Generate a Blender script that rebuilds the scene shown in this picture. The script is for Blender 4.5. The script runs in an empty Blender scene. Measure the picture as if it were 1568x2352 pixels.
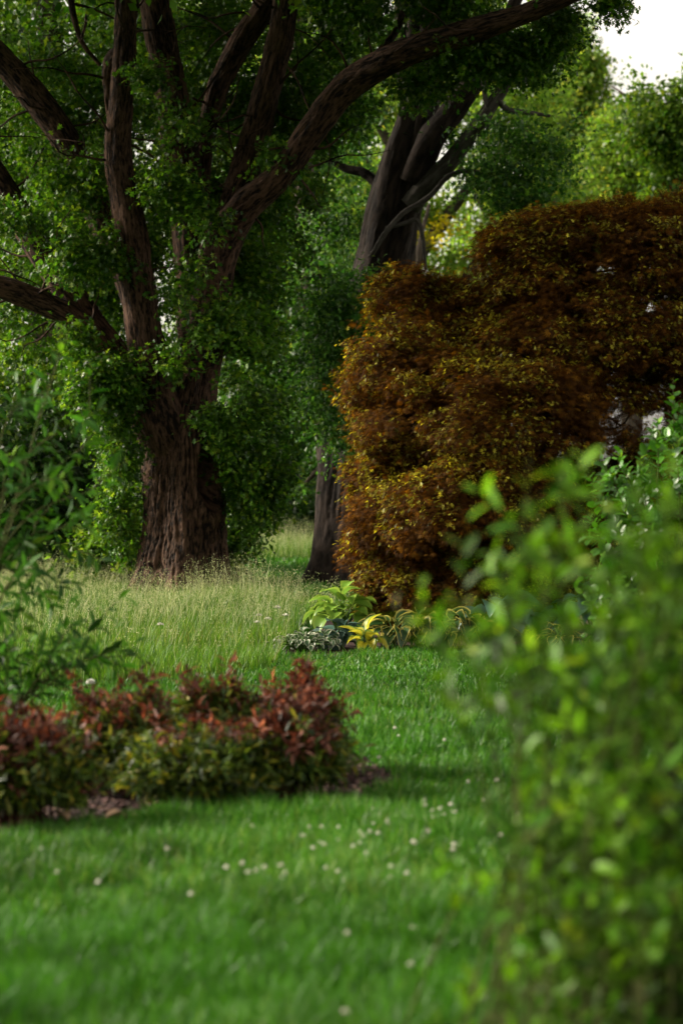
import bpy, math, random
import numpy as np
from mathutils import Vector

# ------------------------------------------------------------------ camera, light, exposure
S = bpy.context.scene
COL = S.collection
PITCH = math.radians(1.02)
CAM_H = 1.5
cam = bpy.data.cameras.new("camera")
cam.sensor_fit = 'VERTICAL'; cam.sensor_height = 36.0; cam.lens = 85.0
cam.clip_start = 0.1; cam.clip_end = 3000
cam.dof.use_dof = True; cam.dof.focus_distance = 21.5; cam.dof.aperture_fstop = 2.3
camo = bpy.data.objects.new("camera", cam); COL.objects.link(camo)
camo.location = (0, 0, CAM_H); camo.rotation_euler = (math.pi / 2 - PITCH, 0, 0)
S.camera = camo

SUN_DIR = Vector((-0.84, 0.22, 0.46)).normalized()      # towards the sun
SUN_EL = math.asin(SUN_DIR.z); SUN_AZ = math.atan2(SUN_DIR.x, SUN_DIR.y)
w = bpy.data.worlds.new("World"); S.world = w; w.use_nodes = True
nt = w.node_tree; nt.nodes.clear()
sky = nt.nodes.new('ShaderNodeTexSky'); sky.sky_type = 'NISHITA'; sky.sun_disc = False
sky.sun_elevation = SUN_EL; sky.sun_rotation = SUN_AZ; sky.dust_density = 3.0; sky.air_density = 1.0
hs = nt.nodes.new('ShaderNodeHueSaturation'); hs.inputs['Saturation'].default_value = 0.06
bg = nt.nodes.new('ShaderNodeBackground'); bg.inputs['Strength'].default_value = 0.15
ow = nt.nodes.new('ShaderNodeOutputWorld')
wb = nt.nodes.new('ShaderNodeVectorMath'); wb.operation = 'MULTIPLY'; wb.inputs[1].default_value = (1.07, 1.0, 0.88)   # warm evening overcast
nt.links.new(sky.outputs[0], hs.inputs['Color']); nt.links.new(hs.outputs[0], wb.inputs[0]); nt.links.new(wb.outputs[0], bg.inputs[0]); nt.links.new(bg.outputs[0], ow.inputs[0])
sl = bpy.data.lights.new("sun", 'SUN'); sl.energy = 3.9; sl.angle = math.radians(8); sl.color = (1.0, 0.9, 0.74)
so = bpy.data.objects.new("sun", sl); COL.objects.link(so)
so.rotation_euler = SUN_DIR.to_track_quat('Z', 'Y').to_euler(); so.location = (-20, -10, 30)

S.view_settings.view_transform = 'Standard'; S.view_settings.look = 'None'
S.view_settings.exposure = 1.08; S.view_settings.gamma = 1.0
S.render.engine = 'CYCLES'
cy = S.cycles
cy.use_denoising = True
cy.max_bounces = 6; cy.diffuse_bounces = 3; cy.glossy_bounces = 2; cy.transmission_bounces = 3; cy.transparent_max_bounces = 4
cy.caustics_reflective = False; cy.caustics_refractive = False
cy.sample_clamp_indirect = 4.0

R = np.random.default_rng(7)
random.seed(7)

# ------------------------------------------------------------------ helpers
VW, VH = 23.977 / 85.0, 36.0 / 85.0
SA, CA = math.sin(PITCH), math.cos(PITCH)

def P(px, py, d):
    """world point seen at (px, py) of a 1568 x 2352 view, at distance d along y"""
    u = (px / 1568 - .5) * VW; v = (.5 - py / 2352) * VH
    x, y, z = u, CA + v * SA, -SA + v * CA
    k = d / y
    return np.array((x * k, d, CAM_H + z * k))

def G(px, py):
    u = (px / 1568 - .5) * VW; v = (.5 - py / 2352) * VH
    x, y, z = u, CA + v * SA, -SA + v * CA
    k = -CAM_H / z
    return np.array((x * k, y * k, 0.0))

def sc(d): return VW * d / 1568.0            # metres per view pixel at distance d

def unit(a): return a / np.maximum(np.linalg.norm(a, axis=-1, keepdims=True), 1e-9)

def rnd_dir(n): return unit(R.normal(size=(n, 3)))

def hash3(i):
    i = i.astype(np.int64)
    h = (i[..., 0] * 73856093) ^ (i[..., 1] * 19349663) ^ (i[..., 2] * 83492791)
    h = (h ^ (h >> 13)) * 1274126177
    return ((h ^ (h >> 16)) & 0xffff) / 65535.0

def vnoise(p):
    p = np.asarray(p, float); i = np.floor(p); f = p - i; f = f * f * (3 - 2 * f)
    out = 0
    for a in (0, 1):
        for b in (0, 1):
            for c in (0, 1):
                wgt = (f[..., 0] if a else 1 - f[..., 0]) * (f[..., 1] if b else 1 - f[..., 1]) * (f[..., 2] if c else 1 - f[..., 2])
                out = out + wgt * hash3(i + np.array((a, b, c)))
    return out

def tag(o, label=None, cat=None, group=None, kind=None):
    if label: o['label'] = label
    if cat: o['category'] = cat
    if group: o['group'] = group
    if kind: o['kind'] = kind
    return o

def empty(name, loc, label, cat, group=None):
    o = bpy.data.objects.new(name, None); COL.objects.link(o)
    o.location = tuple(loc); o.empty_display_size = .2
    return tag(o, label, cat, group)

def make_mesh(name, V, F, attrs=None, mat=None, smooth=False):
    """V (n,3); F (m,3) or (m,4) index array; attrs name -> (n,) floats or (n,3) vectors"""
    V = np.ascontiguousarray(V, np.float32); F = np.ascontiguousarray(F, np.int32)
    me = bpy.data.meshes.new(name)
    me.vertices.add(len(V)); me.vertices.foreach_set('co', V.ravel())
    k = F.shape[1]
    me.loops.add(F.size); me.loops.foreach_set('vertex_index', F.ravel())
    me.polygons.add(len(F)); me.polygons.foreach_set('loop_start', np.arange(0, F.size, k, dtype=np.int32))
    if smooth: me.polygons.foreach_set('use_smooth', np.ones(len(F), bool))
    for n, a in (attrs or {}).items():
        a = np.ascontiguousarray(a, np.float32)
        if a.ndim == 1:
            me.attributes.new(n, 'FLOAT', 'POINT').data.foreach_set('value', a)
        else:
            me.attributes.new(n, 'FLOAT_VECTOR', 'POINT').data.foreach_set('vector', a.ravel())
    me.update(calc_edges=True)
    if mat: me.materials.append(mat)
    return me

def link(name, me, parent=None):
    """link a mesh whose vertices are in world space; keep it there under its parent"""
    o = bpy.data.objects.new(name, me); COL.objects.link(o)
    if parent is not None:
        loc = np.array(parent.location)
        n = len(me.vertices); v = np.empty(n * 3, np.float32); me.vertices.foreach_get('co', v)
        me.vertices.foreach_set('co', (v.reshape(-1, 3) - loc).astype(np.float32).ravel()); me.update()
        o.parent = parent
    return o

def rebase(o, base):
    """move the origin of a top-level mesh to base"""
    me = o.data; n = len(me.vertices); v = np.empty(n * 3, np.float32); me.vertices.foreach_get('co', v)
    me.vertices.foreach_set('co', (v.reshape(-1, 3) - np.array(base)).astype(np.float32).ravel()); me.update()
    o.location = tuple(base); return o

# ------------------------------------------------------------------ materials
def leaf_mat(name, a, b, c=None, trans=.35, rough=.42, tboost=(1.25, 1.25, .7), spec=.45, vary=.45):
    """leaf colour a..b by the leaf's own age (hue), c = odd leaves, vary = lighter and darker twigs"""
    m = bpy.data.materials.new(name); m.use_nodes = True
    t = m.node_tree; t.nodes.clear(); N = t.nodes.new; L = t.links.new
    hu = N('ShaderNodeAttribute'); hu.attribute_name = 'hue'
    cl = N('ShaderNodeAttribute'); cl.attribute_name = 'clump'
    rp = N('ShaderNodeValToRGB'); e = rp.color_ramp.elements
    e[0].position = .05; e[0].color = (*a, 1); e[1].position = .8; e[1].color = (*b, 1)
    if c: n = e.new(.97); n.color = (*c, 1)
    L(hu.outputs['Fac'], rp.inputs[0])
    mr = N('ShaderNodeMapRange'); mr.inputs['To Min'].default_value = 1 - vary; mr.inputs['To Max'].default_value = 1 + vary
    L(cl.outputs['Fac'], mr.inputs['Value'])
    mu = N('ShaderNodeVectorMath'); mu.operation = 'SCALE'
    L(rp.outputs[0], mu.inputs[0]); L(mr.outputs[0], mu.inputs['Scale'])
    pr = N('ShaderNodeBsdfPrincipled'); pr.inputs['Roughness'].default_value = rough; pr.inputs['Specular IOR Level'].default_value = spec
    L(mu.outputs[0], pr.inputs['Base Color'])
    tm = N('ShaderNodeVectorMath'); tm.operation = 'MULTIPLY'; tm.inputs[1].default_value = tboost
    L(mu.outputs[0], tm.inputs[0])
    tr = N('ShaderNodeBsdfTranslucent'); L(tm.outputs[0], tr.inputs[0])
    mx = N('ShaderNodeMixShader'); mx.inputs[0].default_value = trans
    L(pr.outputs[0], mx.inputs[1]); L(tr.outputs[0], mx.inputs[2])
    o = N('ShaderNodeOutputMaterial'); L(mx.outputs[0], o.inputs[0])
    return m

def bark_mat(name, a, b, scale=9, bump=.8, rough=.9):
    m = bpy.data.materials.new(name); m.use_nodes = True
    t = m.node_tree; N = t.nodes.new; L = t.links.new
    pr = t.nodes['Principled BSDF']; pr.inputs['Roughness'].default_value = rough; pr.inputs['Specular IOR Level'].default_value = .15
    at = N('ShaderNodeAttribute'); at.attribute_name = 'bark'
    n1 = N('ShaderNodeTexNoise'); n1.inputs['Scale'].default_value = scale; n1.inputs['Detail'].default_value = 6; n1.inputs['Roughness'].default_value = .65
    L(at.outputs['Vector'], n1.inputs['Vector'])
    n2 = N('ShaderNodeTexNoise'); n2.inputs['Scale'].default_value = scale * .22; n2.inputs['Detail'].default_value = 3
    L(at.outputs['Vector'], n2.inputs['Vector'])
    rp = N('ShaderNodeValToRGB'); e = rp.color_ramp.elements
    e[0].position = .43; e[0].color = (*a, 1); e[1].position = .58; e[1].color = (*b, 1)
    ad = N('ShaderNodeMath'); ad.operation = 'MULTIPLY_ADD'; ad.inputs[1].default_value = .3
    L(n2.outputs[0], ad.inputs[0])
    hf = N('ShaderNodeMath'); hf.operation = 'MULTIPLY'; hf.inputs[1].default_value = .7; L(n1.outputs[0], hf.inputs[0]); L(hf.outputs[0], ad.inputs[2])
    L(ad.outputs[0], rp.inputs[0]); L(rp.outputs[0], pr.inputs['Base Color'])
    bu = N('ShaderNodeBump'); bu.inputs['Strength'].default_value = bump; bu.inputs['Distance'].default_value = .03
    L(n1.outputs[0], bu.inputs['Height']); L(bu.outputs[0], pr.inputs['Normal'])
    return m

def plain_mat(name, col, rough=.7, noise=0, scale=20, col2=None):
    m = bpy.data.materials.new(name); m.use_nodes = True
    t = m.node_tree; N = t.nodes.new; L = t.links.new
    pr = t.nodes['Principled BSDF']; pr.inputs['Roughness'].default_value = rough; pr.inputs['Specular IOR Level'].default_value = .2
    tc = N('ShaderNodeTexCoord'); n1 = N('ShaderNodeTexNoise'); n1.inputs['Scale'].default_value = scale; n1.inputs['Detail'].default_value = 8; n1.inputs['Roughness'].default_value = .7
    L(tc.outputs['Object'], n1.inputs['Vector'])
    rp = N('ShaderNodeValToRGB'); e = rp.color_ramp.elements
    e[0].position = .35; e[0].color = (*col, 1); e[1].position = .65; e[1].color = (*(col2 or col), 1)
    L(n1.outputs[0], rp.inputs[0]); L(rp.outputs[0], pr.inputs['Base Color'])
    return m

M = {}
M['oak_bark'] = bark_mat('oak_bark', (.005, .003, .002), (.09, .050, .032), 34)
M['grey_bark'] = bark_mat('grey_bark', (.007, .005, .004), (.034, .024, .019), 16)
M['dead_bark'] = bark_mat('dead_bark', (.04, .034, .03), (.10, .088, .08), 18)
M['dark_bark'] = bark_mat('dark_bark', (.03, .022, .017), (.09, .07, .055), 12)
M['twig'] = bark_mat('twig_bark', (.035, .045, .012), (.08, .085, .025), 40, .3)
M['red_twig'] = bark_mat('reddish_twig', (.05, .02, .012), (.11, .05, .03), 40, .3)
M['oak_leaf'] = leaf_mat('oak_leaf', (.018, .07, .005), (.085, .19, .010), (.17, .25, .018), trans=.45, rough=.4, spec=.3, vary=.55)
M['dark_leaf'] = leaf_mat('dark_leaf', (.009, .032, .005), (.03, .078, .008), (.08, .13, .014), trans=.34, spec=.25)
M['mid_leaf'] = leaf_mat('mid_leaf', (.035, .10, .007), (.115, .21, .014), (.2, .26, .02), trans=.5, spec=.25, vary=.5)
M['pale_leaf'] = leaf_mat('pale_leaf', (.09, .19, .022), (.21, .33, .045), (.36, .37, .05), trans=.6, spec=.25)
M['backlit_yellow_leaf'] = leaf_mat('backlit_yellow_leaf', (.2, .22, .012), (.46, .36, .01), (.55, .40, .015), trans=.55, spec=.2)  # golden yellow puts backlit sunlight into the leaf colour
M['blue_leaf'] = leaf_mat('bluish_leaf', (.02, .08, .012), (.075, .185, .022), (.13, .22, .024), trans=.48, spec=.3)
M['maple_leaf'] = leaf_mat('maple_leaf', (.030, .013, .002), (.105, .042, .005), (.23, .115, .010), trans=.5, tboost=(1.45, 1.2, .4), rough=.7, spec=.1, vary=.5)
M['maple_backlit'] = leaf_mat('maple_backlit_leaf', (.10, .085, .008), (.28, .25, .016), (.46, .42, .04), trans=.5, tboost=(1.3, 1.2, .5), vary=.4, spec=.2)  # yellow-green specks: backlight through the crown put into the leaf colour
M['shrub_leaf'] = leaf_mat('shrub_leaf', (.022, .085, .005), (.105, .22, .009), (.2, .29, .014), trans=.42, rough=.46, spec=.24, vary=.7)
M['gloss_leaf'] = leaf_mat('glossy_leaf', (.02, .085, .006), (.06, .17, .010), (.14, .26, .016), trans=.3, rough=.38, spec=.4)
M['sap_leaf'] = leaf_mat('sapling_leaf', (.012, .055, .006), (.05, .15, .010), (.12, .23, .014), trans=.38, rough=.5, spec=.22, vary=.55)
M['nandina_red'] = leaf_mat('nandina_red_leaf', (.036, .014, .008), (.14, .045, .028), (.28, .13, .09), trans=.4, tboost=(1.3, .9, .6), rough=.5, spec=.25, vary=.6)
M['nandina_green'] = leaf_mat('nandina_green_leaf', (.016, .042, .007), (.085, .125, .012), (.24, .21, .02), trans=.34, rough=.45, spec=.28, vary=.55)
M['grass'] = leaf_mat('lawn_grass_blade', (.015, .075, .004), (.055, .17, .012), (.15, .22, .055), trans=.40, rough=.46, spec=.28, vary=.6)
M['meadow_green'] = leaf_mat('meadow_blade', (.032, .105, .007), (.10, .20, .018), (.22, .24, .07), trans=.42, rough=.5, spec=.22, vary=.35)
M['meadow_straw'] = leaf_mat('meadow_seed_stalk', (.2, .25, .1), (.40, .43, .21), (.52, .49, .29), trans=.35, rough=.6, tboost=(1.1, 1.1, .9), spec=.2, vary=.2)
M['soil'] = plain_mat('lawn_soil', (.016, .035, .005), .95, col2=(.03, .055, .008), scale=6)
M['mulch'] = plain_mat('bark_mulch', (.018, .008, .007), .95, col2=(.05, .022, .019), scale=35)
M['chip'] = leaf_mat('mulch_chip', (.02, .009, .008), (.06, .025, .021), (.22, .14, .1), trans=0.0, rough=.9)
M['clover'] = plain_mat('clover_petal', (.62, .6, .5), .7, col2=(.8, .78, .7), scale=60)
M['stem'] = plain_mat('green_stem', (.06, .13, .03), .6, col2=(.1, .18, .04), scale=30)
M['seed_head'] = plain_mat('dandelion_seed', (.7, .68, .62), .9, col2=(.82, .8, .76), scale=90)
M['pink'] = plain_mat('pink_petal', (.45, .12, .3), .6, col2=(.6, .22, .42), scale=50)
M['dead_leaf'] = plain_mat('dead_leaf', (.35, .22, .13), .8, col2=(.5, .34, .22), scale=30)

# ------------------------------------------------------------------ tubes (trunks, limbs, stems)
def spline(pts, rad, n):
    """Catmull-Rom through pts with radii"""
    pts = np.asarray(pts, float); rad = np.asarray(rad, float)
    q = np.vstack([2 * pts[0] - pts[1], pts, 2 * pts[-1] - pts[-2]]); rr = np.r_[rad[0], rad, rad[-1]]
    seg = len(pts) - 1
    t = np.linspace(0, seg - 1e-6, n); i = t.astype(int); f = (t - i)[:, None]
    def cr(a):
        p0, p1, p2, p3 = a[i], a[i + 1], a[i + 2], a[i + 3]
        return .5 * (2 * p1 + (p2 - p0) * f + (2 * p0 - 5 * p1 + 4 * p2 - p3) * f ** 2 + (3 * p1 - p0 - 3 * p2 + p3) * f ** 3)
    return cr(q), np.maximum(cr(rr[:, None])[:, 0], .0008)

def tube(pts, rad, n=40, m=14, lump=.06, ridge=0.0, seed=0, shape=None, rscale=1.0):
    """verts, quads, bark coordinates of a tapered tube along a curved path"""
    c, r = spline(pts, rad, n)
    tg = unit(np.gradient(c, axis=0))
    ref = np.array((0., -1., 0.)) if abs(tg[0][1]) < .9 else np.array((1., 0, 0))
    s = np.empty_like(c); v = ref
    for k in range(n):
        v = v - tg[k] * np.dot(v, tg[k]); v = v / (np.linalg.norm(v) + 1e-9); s[k] = v
    b = np.cross(tg, s)
    L = np.r_[0, np.cumsum(np.linalg.norm(np.diff(c, axis=0), axis=1))]
    th = np.arange(m) / m * 2 * np.pi
    ct, st = np.cos(th), np.sin(th)
    r0 = r.mean()
    bc = np.stack([np.broadcast_to(ct * r0, (n, m)), np.broadcast_to(st * r0, (n, m)), np.broadcast_to(L[:, None], (n, m))], -1)
    rad2 = r[:, None] * (1 + lump * 2 * (vnoise(bc * np.array((1, 1, .6)) / max(r0, .004) * 1.1 + seed * 7.3) - .5))
    if shape is not None: rad2 = rad2 + shape(th[None, :], c[:, 2][:, None], r[:, None])
    if ridge > 0:
        q = bc * np.array((1, 1, .12)) * 24 * rscale + seed * 3.1
        warp = vnoise(bc * np.array((1, 1, 1.)) * 5 + 11)[..., None] * .7
        a = np.abs(2 * vnoise(q + warp) - 1); d = np.abs(2 * vnoise(q * 1.9 + warp * 1.3 + 5) - 1)
        rad2 = rad2 + ridge * (np.minimum(a * 1.8, 1) * .75 + d * .35 - .6) + ridge * .35 * (vnoise(bc * np.array((1, 1, .6)) * 60) - .5)
    V = c[:, None] + rad2[..., None] * (s[:, None] * ct[None, :, None] + b[:, None] * st[None, :, None])
    V = V.reshape(-1, 3); bc = (bc * np.array((1, 1, .27))).reshape(-1, 3)
    i = np.arange(n - 1)[:, None] * m; j = np.arange(m)[None]; j2 = (j + 1) % m
    F = np.stack([i + j, i + j2, i + m + j2, i + m + j], -1).reshape(-1, 4)
    V = np.vstack([V, c[-1] + tg[-1] * r[-1] * .6]); bc = np.vstack([bc, bc[-1]])
    tip = len(V) - 1; k0 = (n - 1) * m
    cap = np.stack([k0 + np.arange(m), k0 + (np.arange(m) + 1) % m, np.full(m, tip), np.full(m, tip)], -1)
    return V, F, bc, cap

def tube_mesh(name, tubes, mat):
    """several tubes of ONE branching part -> mesh"""
    Vs, Fs, Bs, off = [], [], [], 0
    for V, F, B, cap in tubes:
        tri = np.concatenate([F[:, [0, 1, 2]], F[:, [0, 2, 3]], cap[:, :3]])
        Vs.append(V); Bs.append(B); Fs.append(tri + off); off += len(V)
    return make_mesh(name, np.vstack(Vs), np.vstack(Fs), {'bark': np.vstack(Bs)}, mat, True)

def pxpath(pts, d):
    """[(px, py, half width px, depth offset)] -> points, radii at distance d"""
    A = [P(p[0], p[1], d + (p[3] if len(p) > 3 else 0)) for p in pts]
    r = [p[2] * sc(d + (p[3] if len(p) > 3 else 0)) for p in pts]
    return np.array(A), np.array(r)

# ------------------------------------------------------------------ leaves
def T(v, f): return np.array(v, float), np.array(f, int)
# x across, y along, z up; unit length
LEAF2 = T([(0, 0, 0), (-.27, .45, .07), (0, .5, 0), (.27, .45, .07), (0, 1, -.08)], [(0, 2, 1), (0, 3, 2), (1, 2, 4), (2, 3, 4)])
LEAF1 = T([(0, 0, 0), (-.3, .5, .05), (.3, .5, .05), (0, 1, -.06)], [(0, 2, 1), (1, 2, 3)])
OAK = T([(0, 0, 0), (-.07, .22, .02), (-.32, .40, .06), (-.08, .46, .02), (-.40, .74, .08), (-.10, .74, .02), (0, 1, -.1), (.10, .74, .02), (.40, .74, .08), (.08, .46, .02), (.32, .40, .06), (.07, .22, .02), (0, .5, 0)],
        [(0, 12, 1), (1, 12, 2), (2, 12, 3), (3, 12, 4), (4, 12, 5), (5, 12, 6), (6, 12, 7), (7, 12, 8), (8, 12, 9), (9, 12, 10), (10, 12, 11), (11, 12, 0)])
LANCE = T([(0, 0, 0), (-.1, .25, .03), (.1, .25, .03), (-.125, .55, .02), (.125, .55, .02), (0, .4, -.02), (0, 1, -.16)],
          [(0, 5, 1), (0, 2, 5), (1, 5, 3), (5, 2, 4), (3, 5, 6), (5, 4, 6)])
OVAL = T([(0, 0, 0), (-.17, .18, .04), (0, .3, 0), (.17, .18, .04), (-.25, .5, .07), (0, .62, 0), (.25, .5, .07), (-.17, .82, .03), (.17, .82, .03), (0, 1, -.06)],
         [(0, 2, 1), (0, 3, 2), (1, 2, 4), (2, 5, 4), (2, 3, 6), (2, 6, 5), (4, 5, 7), (5, 6, 8), (5, 9, 7), (5, 8, 9)])
def _fan(angs, lens, wd, droop):
    v, f = [], []
    for a, l in zip(angs, lens):
        a = math.radians(a); dx, dy = math.sin(a), math.cos(a); k = len(v)
        v += [(0, 0, 0), (dx * l * .5 - dy * wd, dy * l * .5 + dx * wd, -droop * .2), (dx * l * .5 + dy * wd, dy * l * .5 - dx * wd, -droop * .2), (dx * l, dy * l, -droop * l)]
        f += [(k, k + 2, k + 1), (k + 1, k + 2, k + 3)]
    return T(v, f)
DISSECT = _fan((-95, -55, -25, 0, 25, 55, 95), (.55, .8, .95, 1, .95, .8, .55), .05, .35)
PINNATE = _fan((-70, -48, -22, 0, 22, 48, 70), (.62, .75, .85, 1, .85, .75, .62), .085, .22)

def leaf_mesh(name, c, axis, nrm, size, hue, clump, tpl, mat, wid=None):
    tv, tf = tpl
    axis = unit(axis); side = unit(np.cross(axis, nrm)); n2 = np.cross(side, axis)
    size = np.broadcast_to(np.asarray(size, float), (len(c),))
    ws = size if wid is None else np.broadcast_to(np.asarray(wid, float), (len(c),))
    V = c[:, None] + (ws[:, None] * tv[None, :, 0])[..., None] * side[:, None] + (size[:, None] * tv[None, :, 1])[..., None] * axis[:, None] \
        + (size[:, None] * tv[None, :, 2])[..., None] * n2[:, None]
    K = len(tv)
    F = (np.arange(len(c))[:, None, None] * K + tf[None]).reshape(-1, 3)
    return make_mesh(name, V.reshape(-1, 3), F, {'hue': np.repeat(hue, K), 'clump': np.repeat(clump, K)}, mat)

def sprays(ctr, out, n, spread, droop=.35, up=.7):
    """n leaves on each twig: positions, axes, normals, clump value"""
    k = len(ctr)
    tw = unit(out + R.normal(size=(k, 3)) * .45 + np.array((0, 0, -droop)))
    t = R.uniform(-.9, 1, (k, n, 1))
    pos = ctr[:, None] + tw[:, None] * t * spread + R.normal(size=(k, n, 3)) * spread * np.array((.36, .36, .26))
    ax = unit(tw[:, None] * .7 + R.normal(size=(k, n, 3)) * .7 + np.array((0, 0, -droop * .6)))
    nr = unit(np.array((0, 0, up)) + out[:, None] * .35 + R.normal(size=(k, n, 3)) * .5)
    cl = np.repeat(R.random(k), n)
    return pos.reshape(-1, 3), ax.reshape(-1, 3), nr.reshape(-1, 3), cl

def blob_points(n, c, r, inner=.5, lump=.3, gap=.42, freq=.9, flat=None):
    """twig positions through the outer volume of a lumpy ellipsoid, with gaps"""
    c = np.asarray(c); r = np.asarray(r)
    d = rnd_dir(int(n * 2.2))
    rr = (inner ** 3 + (1 - inner ** 3) * R.random(len(d))) ** (1 / 3)
    rr = rr * (1 + lump * 2 * (vnoise(d * 2.6 + c) - .5))
    p = c + d * rr[:, None] * r
    keep = vnoise(p * freq * 1.0 + 31) * .65 + vnoise(p * freq * 2.6) * .35 > gap
    if flat is not None: keep &= p[:, 2] > flat
    p, d = p[keep][:n], d[keep][:n]
    return p, unit(d / r)

def crown(name, parent, blobs, size, tpl, mat, nl=16, spread=None, dens=1.0, gap=.42, freq=.9, inner=.5, droop=.35, cut=None, hue_pow=1.0, lump=.3, flat=.15):
    """blobs: (centre, radii, number of twigs)"""
    PP, OO = [], []
    for c, r, n in blobs:
        p, o = blob_points(int(n * dens), c, r, inner, lump, gap, freq, flat); PP.append(p); OO.append(o)
    p = np.vstack(PP); o = np.vstack(OO)
    if cut is not None:
        k = cut(p); p, o = p[k], o[k]
    pos, ax, nr, cl = sprays(p, o, nl, spread or size * 2.4, droop)
    sz = size * R.uniform(.65, 1.25, len(pos))
    hue = R.random(len(pos)) ** hue_pow
    return link(name, leaf_mesh(name, pos, ax, nr, sz, hue, cl, tpl, mat), parent)

def pb(px, py, rx, ry, d, n, rd=None):
    """crown blob given by where it stands in the view: centre, half sizes, distance"""
    return (P(px, py, d), np.array((rx * sc(d), (rd if rd else (rx + ry) * .5 * sc(d)), ry * sc(d))), n)

# ------------------------------------------------------------------ ground
def sheet(name, poly, z, mat):
    V = np.array([(x, y, z) for x, y in poly]); me = bpy.data.meshes.new(name)
    me.from_pydata([tuple(v) for v in V], [], [tuple(range(len(V)))]); me.materials.append(mat)
    o = bpy.data.objects.new(name, me); COL.objects.link(o); return tag(o, kind='structure')
ground = sheet('ground', [(-600, -60), (600, -60), (600, 1500), (-600, 1500)], 0, M['soil'])

def inside(p, poly):
    x, y = p[:, 0], p[:, 1]; r = np.zeros(len(p), bool); n = len(poly)
    for i in range(n):
        x1, y1 = poly[i][:2]; x2, y2 = poly[(i + 1) % n][:2]
        c = ((y1 > y) != (y2 > y)) & (x < (x2 - x1) * (y - y1) / (y2 - y1 + 1e-12) + x1); r ^= c
    return r

bed_px = [(-160, 1960), (60, 1915), (250, 1893), (430, 1880), (640, 1862), (800, 1846), (905, 1818), (900, 1782), (800, 1748), (560, 1752), (300, 1752), (0, 1760), (-200, 1790)]
bed_poly = [tuple(G(*p)[:2]) for p in bed_px]
bed = sheet('mulch_bed', bed_poly, .012, M['mulch'])
maple_bed_px = [(640, 1512), (770, 1508), (900, 1490), (1150, 1485), (1400, 1490), (1700, 1520), (1900, 1440), (1500, 1380), (1000, 1390), (740, 1430)]
maple_bed_poly = [tuple(G(*p)[:2]) for p in maple_bed_px]
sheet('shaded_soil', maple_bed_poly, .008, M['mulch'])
meadow_px = [(-330, 1600), (0, 1580), (160, 1572), (330, 1570), (500, 1562), (620, 1540), (650, 1505), (700, 1440), (830, 1400), (760, 1404), (640, 1392), (560, 1378), (510, 1345), (300, 1330), (-500, 1330)]
meadow_poly = [tuple(G(*p)[:2]) for p in meadow_px]
far_meadow_poly = [tuple(G(*p)[:2]) for p in [(560, 1286), (800, 1286), (800, 1262), (520, 1262)]]

def frustum_pts(n, y0, y1, margin=1.25, xo=0):
    y = np.sqrt(R.random(n) * (y1 ** 2 - y0 ** 2) + y0 ** 2)
    x = (R.random(n) - .5) * VW * y * margin + xo
    return np.stack([x, y, np.zeros(n)], 1)

BLADE = T([(-.5, 0, 0), (.5, 0, 0), (-.36, .55, .06), (.36, .55, .06), (0, 1, .3)], [(0, 1, 3), (0, 3, 2), (2, 3, 4)])
def blades(name, p, h, wd, mat, lean=.35, hue_pow=1.0, clump=None, parent=None):
    n = len(p)
    ax = unit(np.stack([R.normal(size=n) * lean, R.normal(size=n) * lean, np.ones(n)], 1))
    nr = unit(np.stack([R.normal(size=n), R.normal(size=n), np.full(n, .2)], 1))
    cl = vnoise(p * np.array((.9, .9, 0)) + 3) * .45 + vnoise(p * np.array((9, 9, 0)) + 3) * .35 + R.random(n) * .2 if clump is None else clump
    return leaf_mesh(name, p, ax, nr, h, np.clip(R.random(n) ** hue_pow * .85 + .25 * (vnoise(p * np.array((.7, .7, 0)) + 17) - .2), 0, 1), cl, BLADE, mat, wid=wd)

lawn_stuff = []
def lawn(y0, y1, n, h, wd, name='lawn_grass'):
    p = frustum_pts(n, y0, y1)
    tuft = vnoise(p * np.array((2.2, 2.2, 0)) + 9) * .5 + vnoise(p * np.array((8, 8, 0)) + 2) * .5
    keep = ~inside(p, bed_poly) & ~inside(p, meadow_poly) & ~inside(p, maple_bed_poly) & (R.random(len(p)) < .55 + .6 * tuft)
    p = p[keep]; tuft = tuft[keep]
    hh = h * (.2 + 1.6 * tuft) * R.uniform(.6, 1.25, len(p))
    o = link(name, blades(name, p, hh, wd * R.uniform(.7, 1.3, len(p)), M['grass'], .6))
    tag(o, kind='stuff')
lawn(5.2, 10.5, 170000, .095, .0072)
lawn(10.5, 16, 110000, .08, .0095)
lawn(16, 27, 150000, .06, .011)
lawn(27, 52, 90000, .09, .02)

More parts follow.
